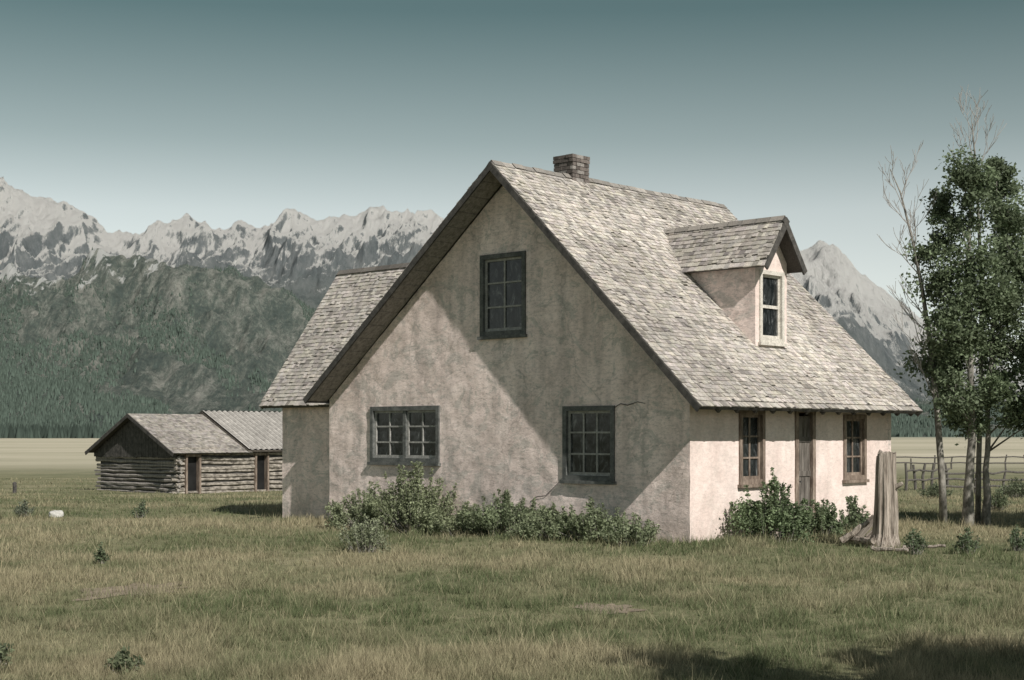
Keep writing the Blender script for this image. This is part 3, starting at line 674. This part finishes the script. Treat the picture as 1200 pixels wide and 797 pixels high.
# ------------------------------------------------------------------ trees
def branch(mb, p, d, ln, r, depth, up=.12, n=5):
    pts = [p]; rad = [r]; q = p.copy(); dd = d.normalized(); k = 5
    for i in range(k):
        dd = (dd + Vector((random.uniform(-.18, .18), random.uniform(-.18, .18), random.uniform(-.05, .15) + up * .4))).normalized()
        q = q + dd * (ln / k); pts.append(q.copy()); rad.append(max(.0042, r * (1 - .75 * (i + 1) / k)))
    mb.tube(pts, rad, n)
    if depth:
        for i in range(random.choice((3, 4, 5))):
            j = random.randint(1, k); a = (pts[j] - pts[j - 1]).normalized()
            s = Vector((random.uniform(-1, 1), random.uniform(-1, 1), random.uniform(-.2, .6)))
            branch(mb, pts[j], a + s * .8, ln * random.uniform(.4, .65), max(.005, rad[j] * .7), depth - 1, up, 4)
def leafy_tree(name, trunkpts, lab, crown, nleaf, col, r0=.13, size=.044):
    base = trunkpts[0]; root = empty(name, base); tag(root, lab, 'tree', 'leafy trees at the right')
    tp = [p - base for p in trunkpts]; mb = MB(); m_ = len(tp)
    rad = [r0 * (1.35 if i == 0 else 1) * (1 - .85 * i / (m_ - 1)) for i in range(m_)]
    fine = []; fr = []
    for i in range(m_ - 1):
        for k in range(4):
            t = k / 4; fine.append(tp[i].lerp(tp[i + 1], t) + Vector((random.uniform(-.02, .02), random.uniform(-.02, .02), 0)) * (1 if i + k else 0)); fr.append(rad[i] * (1 - t) + rad[i + 1] * t)
    fine.append(tp[-1]); fr.append(rad[-1]); mb.tube(fine, fr, 9, jit=.05)
    clumps = []
    for (cx_, cy_, cz_, rr) in crown:
        c0 = Vector((cx_, cy_, cz_))
        j = min(range(len(fine)), key=lambda q: abs(fine[q].z - (cz_ - .6 - rr * .4)))
        s = fine[j]; mid = s.lerp(c0, .55) + Vector((random.uniform(-.1, .1), random.uniform(-.1, .1), .12))
        mb.tube([s, mid, c0], [fr[j] * .3 + .006, .014, .006], 5)
        for _ in range(int(17 * rr / .5) + 4):
            v = Vector((random.gauss(0, 1), random.gauss(0, 1), random.gauss(0, 1))).normalized() * rr * random.uniform(.3, 1.4)
            p = c0 + v; clumps.append((p, random.uniform(.10, .26) * (rr / .5) ** .5)); mb.tube([c0, c0 + v * .5 + Vector((0, 0, .03)), p], [.010, .007, .003], 4)
    obj('trunk', mb, M['bark'], root, smooth=True)
    per = nleaf // len(clumps); Cs = []; cs = []
    for p, r in clumps:
        q = rng.normal(size=(per, 3)) * r * .78; q[:, 2] *= .85; Cs.append(np.array(p) + q)
        cs.append(np.array(col)[None] * (random.uniform(.65, 1.35) * rng.uniform(.7, 1.3, per))[:, None])
    V, Fc, C = leafV(np.concatenate(Cs), size, np.concatenate(cs)); npmesh('crown', V, Fc, C, M['leaf'], root)
    return root
def crownpts(base, Z, lst, dx=0):
    out = []
    for px, py, rp in lst:
        p = at(px + dx, py, Z) - base; out.append((p.x, random.uniform(-.7, .5), p.z, rp * Z / F))
    return out
def gpz(px, Z): X = (px - 600) / F * Z; return Vector((X, Z, gz(X, Z) - .03))
ZA = 31.2; bA = gpz(1133, ZA)
tA = [bA] + [at(px, py, ZA) for px, py in ((1136, 560), (1140, 480), (1136, 400), (1134, 320), (1136, 250), (1140, 200))]
LA = [(1112, 206, 16), (1128, 224, 18), (1100, 238, 14), (1116, 262, 23), (1094, 292, 18), (1122, 306, 26), (1096, 338, 22), (1118, 358, 27), (1092, 378, 18), (1106, 402, 26), (1132, 396, 24), (1096, 428, 19), (1116, 442, 25), (1106, 464, 16), (1142, 345, 22), (1124, 474, 18), (1142, 456, 20), (1136, 494, 13)]
leafy_tree('cottonwood_tree', tA, 'tall leafy tree with pale trunk behind the weathered stump', crownpts(bA, ZA, LA, 6), 32000, (.165, .21, .125), .105)
ZB = 31.8; bB = gpz(1156, ZB)
tB = [bB] + [at(px, py, ZB) for px, py in ((1156, 550), (1158, 470), (1163, 380), (1166, 290), (1168, 220))]
LB = [(1166, 200, 14), (1177, 228, 17), (1160, 258, 17), (1184, 270, 19), (1172, 302, 24), (1193, 318, 21), (1164, 350, 23), (1186, 364, 25), (1206, 394, 21), (1169, 407, 23), (1190, 426, 25), (1174, 452, 21), (1201, 464, 19), (1213, 345, 17), (1184, 482, 16), (1204, 496, 13)]
leafy_tree('cottonwood_tree', tB, 'slimmer leafy tree at the right edge of the tree group', crownpts(bB, ZB, LB, 4), 28000, (.172, .217, .13), .075)
def bare_tree(base, pts, rads, lab, forks):
    root = empty('dead_tree', base); tag(root, lab, 'tree'); mb = MB(); tp = [p - base for p in pts]; mb.tube(tp, rads, 8, jit=.05)
    obj('trunk', mb, M['bark'], root, smooth=True); mb = MB()
    for (a, dpx, dpy, ln, r) in forks:
        i = int(a); p = tp[i].lerp(tp[min(i + 1, len(tp) - 1)], a - i); branch(mb, p, Vector((dpx, random.uniform(-.4, .4), dpy)), ln, r, 2)
    obj('branches', mb, M['deadwood'], root); return root
ZC = 31.4; bC = gpz(1106, ZC)
pC = [bC] + [at(px, py, ZC) for px, py in ((1104, 560), (1098, 480), (1091, 410), (1081, 340), (1069, 280), (1055, 225), (1043, 198))]
bare_tree(bC, pC, [.085, .072, .064, .052, .04, .028, .017, .006], 'half dead leaning tree with bare branches left of the leafy trees',
          [(2.2, -.8, .7, 1.0, .017), (2.8, -.7, .9, 1.1, .017), (3.3, -.8, .5, .8, .015), (3.8, -.5, 1, 1.2, .017), (4.3, -.8, .9, .9, .015), (4.8, .2, 1, 1.1, .015), (5.3, -.7, .8, .8, .012), (5.9, .1, 1, .8, .012), (2.5, .7, .6, .9, .015), (3.0, -.9, .2, .9, .013), (5.6, -.4, 1, .8, .012), (3.5, -.6, .9, 1.0, .015)])
ZD = 32.0; bD = gpz(1146, ZD)
pD = [bD] + [at(px, py, ZD) for px, py in ((1147, 540), (1150, 440), (1150, 330), (1146, 240), (1142, 175), (1138, 135))]
bare_tree(bD, pD, [.06, .055, .05, .042, .030, .018, .006], 'bare dead treetop rising above the leafy crowns',
          [(3.6, .4, 1, 1.3, .017), (4.0, -.5, 1, 1.2, .017), (4.4, .5, 1, 1.0, .014), (4.7, -.4, 1, 1.0, .014), (5.1, .4, 1, .8, .011), (5.5, -.2, 1, .6, .009), (4.2, -.2, 1, 1.1, .013)])
bS = Vector((6.4, 5.8, gz(6.4, 5.8)))
tS = [bS + Vector((.05 * i, .03 * i, .85 * i)) for i in range(8)]
leafy_tree('cottonwood_tree', tS, 'leafy tree beyond the right edge that shades the foreground grass', [(random.uniform(-1.4, 2.0), random.uniform(-1.3, 1.2), random.uniform(3.6, 6.2), random.uniform(.6, .8)) for _ in range(34)], 36000, (.14, .18, .105), .16, .085)
bT = Vector((13.6, 29.6, gz(13.6, 29.6)))
tT = [bT + Vector((.04 * i, .03 * i, .9 * i)) for i in range(8)]
leafy_tree('cottonwood_tree', tT, 'leafy tree beyond the right edge that shades the lawn around the trunks', [(random.uniform(-1.7, 2.6), random.uniform(-2.2, 1.3), random.uniform(2.4, 6.4), random.uniform(.6, .85)) for _ in range(32)], 30000, (.13, .17, .10), .16, .085)

# ------------------------------------------------------------------ stump, debris, small things
b = gp(1037, 641); root = empty('tree_stump', b); tag(root, 'tall weathered grey stump standing at the house corner', 'stump')
mb = MB(); n = 56; rows = 30; vs = []; fs = []; mp = b.y / F; Ht = 113 * mp
for i in range(rows + 1):
    t = i / rows
    for k in range(n):
        an = 2 * math.pi * k / n; ca, sa = math.cos(an), math.sin(an)
        rr = (.225 - .065 * t + .08 * max(0, .16 - t) / .16) * (1 + .16 * noise.noise((ca * 1.5, sa * 1.5, t * .8)) + .12 * noise.noise((ca * 5, sa * 5, t * .8)) + .10 * noise.noise((ca * 13, sa * 13, t * 1.2)))
        z = Ht * t + (noise.noise((ca * 1.6, sa * 1.6, 5)) * .12 * max(0, t - .85) / .15)
        vs.append((ca * rr + .05 * t + .02 * math.sin(t * 5), sa * rr, z - .04))
for i in range(rows):
    for k in range(n): k2 = (k + 1) % n; fs.append((i * n + k, i * n + k2, (i + 1) * n + k2, (i + 1) * n + k))
vs.append((.05, 0, Ht - .1)); fs += [(rows * n + k, rows * n + (k + 1) % n, len(vs) - 1) for k in range(n)]
mb.add(vs, fs); obj('trunk', mb, M['stump'], root)
mb = MB(); mb.tube([(.13, -.1, 1.0), (.22, -.16, 1.06), (.25, -.18, 1.08)], [.05, .04, .03], 7); obj('branch_stub', mb, M['stump'], root)
def lying(name, p0, p1, r, lab, cat, mat='stump', jit=.12):
    c0 = (p0 + p1) / 2; mb = MB(); n = 7
    mb.tube([p0.lerp(p1, i / n) - c0 + Vector((0, 0, random.uniform(-.015, .015))) for i in range(n + 1)], [r * (1 - .35 * i / n) for i in range(n + 1)], 8, jit=jit)
    return tag(obj(name, mb, M[mat], None), lab, cat, 'broken wood around the stump'), c0
for (x0, y0, h0, x1, y1, h1, r, lab) in (
    (986, 640, .08, 1018, 640, .42, .06, 'short broken log leaning left of the weathered stump'),
    (992, 638, .10, 1024, 643, .12, .085, 'thick pale log lying at the foot of the weathered stump'),
    (1022, 650, .09, 1064, 652, .09, .04, 'thin grey branch lying in front of the weathered stump'),
    (1058, 648, .09, 1108, 649, .12, .035, 'long thin stick on the grass right of the weathered stump')):
    p0 = gp(x0, y0) + Vector((0, 0, h0)); p1 = gp(x1, y1) + Vector((0, 0, h1)); o, c0 = lying('fallen_log', p0, p1, r, lab, 'log'); o.location = c0
for (px, py, an, tl, lab) in ((1000, 634, .5, .7, 'grey scrap board leaning beside the weathered stump, left one'), (1010, 637, 1.0, .8, 'grey scrap board propped against the weathered stump, right one')):
    b = gp(px, py); mb = MB(); mb.box(-.07, .07, -.016, .016, 0, .6); mb.box(-.03, .03, -.03, -.018, .15, .4); o = obj('scrap_board', mb, M['stump']); o.location = b + Vector((0, 0, -.02)); o.rotation_euler = (.15, tl, an - .8)
    tag(o, lab, 'board', 'broken wood around the stump')
b = gp(66, 606); bm = bmesh.new(); bmesh.ops.create_icosphere(bm, subdivisions=3, radius=1)
for v in bm.verts:
    d = v.co.normalized(); k = 1 / max(abs(d.x), abs(d.y), abs(d.z)) ** .6; v.co = Vector((d.x * .16 * k, d.y * .12 * k, max(-.03, d.z * .09 * k + .06))) * (1 + .12 * noise.noise(d * 2))
me = bpy.data.meshes.new('field_stone'); bm.to_mesh(me); bm.free(); o = link('field_stone', me, M['stone'], None); o.location = b; o.rotation_euler.z = .4
tag(o, 'pale blocky stone lying in the grass left of the barn front', 'stone')
b = gp(17, 578); mb = MB(); mb.tube([(0, 0, -.1), (.01, 0, .25), (0, .01, .48), (.0, .0, .52)], [.1, .095, .1, .06], 8, jit=.08); o = obj('wooden_post', mb, M['dark_wood']); o.location = b
tag(o, 'short dark post standing alone in the grass left of the barn', 'post')
def fence(name, x0, x1, Z, n, hpost, rails, lab, pr=.06, rr=.045):
    A = Vector(((x0 - 600) / F * Z, Z, gz(0, Z))); B = Vector(((x1 - 600) / F * (Z + 4), Z + 4, gz(0, Z + 4)))
    root = empty(name, A); tag(root, lab, 'fence'); D = B - A
    for i in range(n):
        p = D * ((i + random.uniform(-.25, .25)) / (n - 1)); h = hpost * random.uniform(.8, 1.12); mb = MB()
        mb.tube([p + Vector((0, 0, -.1)), p + Vector((random.uniform(-.05, .05), 0, h * .5)), p + Vector((random.uniform(-.12, .12), 0, h))], [pr, pr * .95, pr * .8], 7); obj('post', mb, M['fence_wood'], root)
    for h in rails:
        mb = MB(); m_ = 14
        mb.tube([D * (i / m_) + Vector((0, -pr, h + random.uniform(-.06, .06))) for i in range(m_ + 1)], [rr] * (m_ + 1), 6); obj('rail', mb, M['fence_wood'], root)
fence('pole_fence', 1062, 1112, 74, 6, 1.45, (.5, .95), 'fence of tall upright poles behind the dead tree', .075, .05)
fence('rail_fence', 1106, 1300, 68, 6, 1.1, (.38, .7, 1.0), 'log rail fence running to the right edge behind the trees', .06, .05)
fence('distant_fence', 1040, 1330, 120, 12, 1.1, (.5, .95), 'distant wooden fence across the pale field at right', .07, .055)
DP = ((165, 693, .6, .3), (712, 714, .3, .15))
for (px, py, rx, ry) in DP:
    c0 = gp(px, py); mb = MB(); vs = [(c0.x, c0.y, c0.z + .012)]; n = 48
    for k in range(n):
        an = 2 * math.pi * k / n; q = 1 + .9 * noise.noise((math.cos(an) * 2.5, math.sin(an) * 2.5, px)); x, y = c0.x + math.cos(an) * rx * q, c0.y + math.sin(an) * ry * q * 3
        vs.append((x, y, gz(x, y) + .012))
    mb.add(vs, [(0, 1 + k, 1 + (k + 1) % n) for k in range(n)]); tag(obj('dirt_patch', mb, M['dirt']), kind='structure')

# ------------------------------------------------------------------ grass
def grass(n, z0, z1, seed):
    r = np.random.default_rng(seed)
    u = r.random(n); Z = 1 / (1 / z0 + u * (1 / z1 - 1 / z0)); K = r.uniform(-.42, .42, n); X = K * Z
    def nz(x, y, f, s, sy=.7): return np.array([noise.fractal((a * f, b_ * f * sy, s), 1, 2, 3) for a, b_ in zip(x, y)])
    p1 = nz(X, Z, .16, 3.3, 1.4); p2 = nz(X, Z, .8, 8.8); p3 = nz(X, Z, 3.2, 5.5, 1.0)
    lx = (X - HO.x) * cT + (Z - HO.y) * sT; ly = -(X - HO.x) * sT + (Z - HO.y) * cT
    keep = ~((lx > WL + .03) & (lx < -.03) & (ly > .03) & (ly < W)) & ~((lx > -11.75) & (lx < WL + .1) & (ly > .53) & (ly < 4.5))
    for (px, py, rx, ry) in DP:
        c0 = gp(px, py); keep &= ~((((X - c0.x) / rx) ** 2 + ((Z - c0.y) / (ry * 3)) ** 2 < .9) & (r.random(n) < .6))
    bx_ = (X - BO.x) * cT + (Z - BO.y) * sT; by_ = -(X - BO.x) * sT + (Z - BO.y) * cT
    keep &= ~((bx_ < .1) & (bx_ > GW - .1) & (by_ > -.1) & (by_ < BL))
    X, Z, p1, p2, p3, lx, ly = [q[keep] for q in (X, Z, p1, p2, p3, lx, ly)]; n = len(X)
    clump = np.clip(p3 * 1.6 + p2 * .8, -.6, 1.2)
    wallg = np.clip(1 - np.abs(ly + .9) / .9, 0, 1) * ((lx > -11) & (lx < 1.5)) + np.clip(1 - np.abs(lx - .9) / .9, 0, 1) * ((ly > -1) & (ly < 8))
    H = np.clip(.066 + .062 * clump + .025 * np.clip(p1, -.5, 1) + .09 * np.clip(wallg, 0, 1), .025, 1) * r.uniform(.5, 1.4, n)
    tall = r.random(n) < .05; H = np.where(tall, H * 1.5 + .04, H)
    wd = np.maximum(.0027, .00028 * Z) * r.uniform(.7, 1.3, n); an = r.uniform(0, np.pi, n)
    dx, dy = np.cos(an) * wd, np.sin(an) * wd * .5; gz_ = g(X, Z) - .01
    lean = r.normal(0, .42, (n, 2)) * H[:, None]
    V = np.stack([np.stack([X - dx, Z - dy, gz_], -1), np.stack([X + dx, Z + dy, gz_], -1), np.stack([X + lean[:, 0], Z + lean[:, 1], gz_ + H], -1)], 1).reshape(-1, 3)
    dry = np.clip(.42 + 1.5 * p1 + .9 * p2 - .2 * p3 + r.normal(0, .18, n), 0, 1)[:, None]; dry = np.where(tall[:, None], np.maximum(dry, .75), dry)
    green = np.array([[.162, .195, .100]]); tan = np.array([[.43, .385, .255]])
    C = (green * (1 - dry) + tan * dry) * r.uniform(.6, 1.28, (n, 1))
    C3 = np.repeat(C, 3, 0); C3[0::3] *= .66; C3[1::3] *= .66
    return V, np.arange(3 * n).reshape(n, 3), C3
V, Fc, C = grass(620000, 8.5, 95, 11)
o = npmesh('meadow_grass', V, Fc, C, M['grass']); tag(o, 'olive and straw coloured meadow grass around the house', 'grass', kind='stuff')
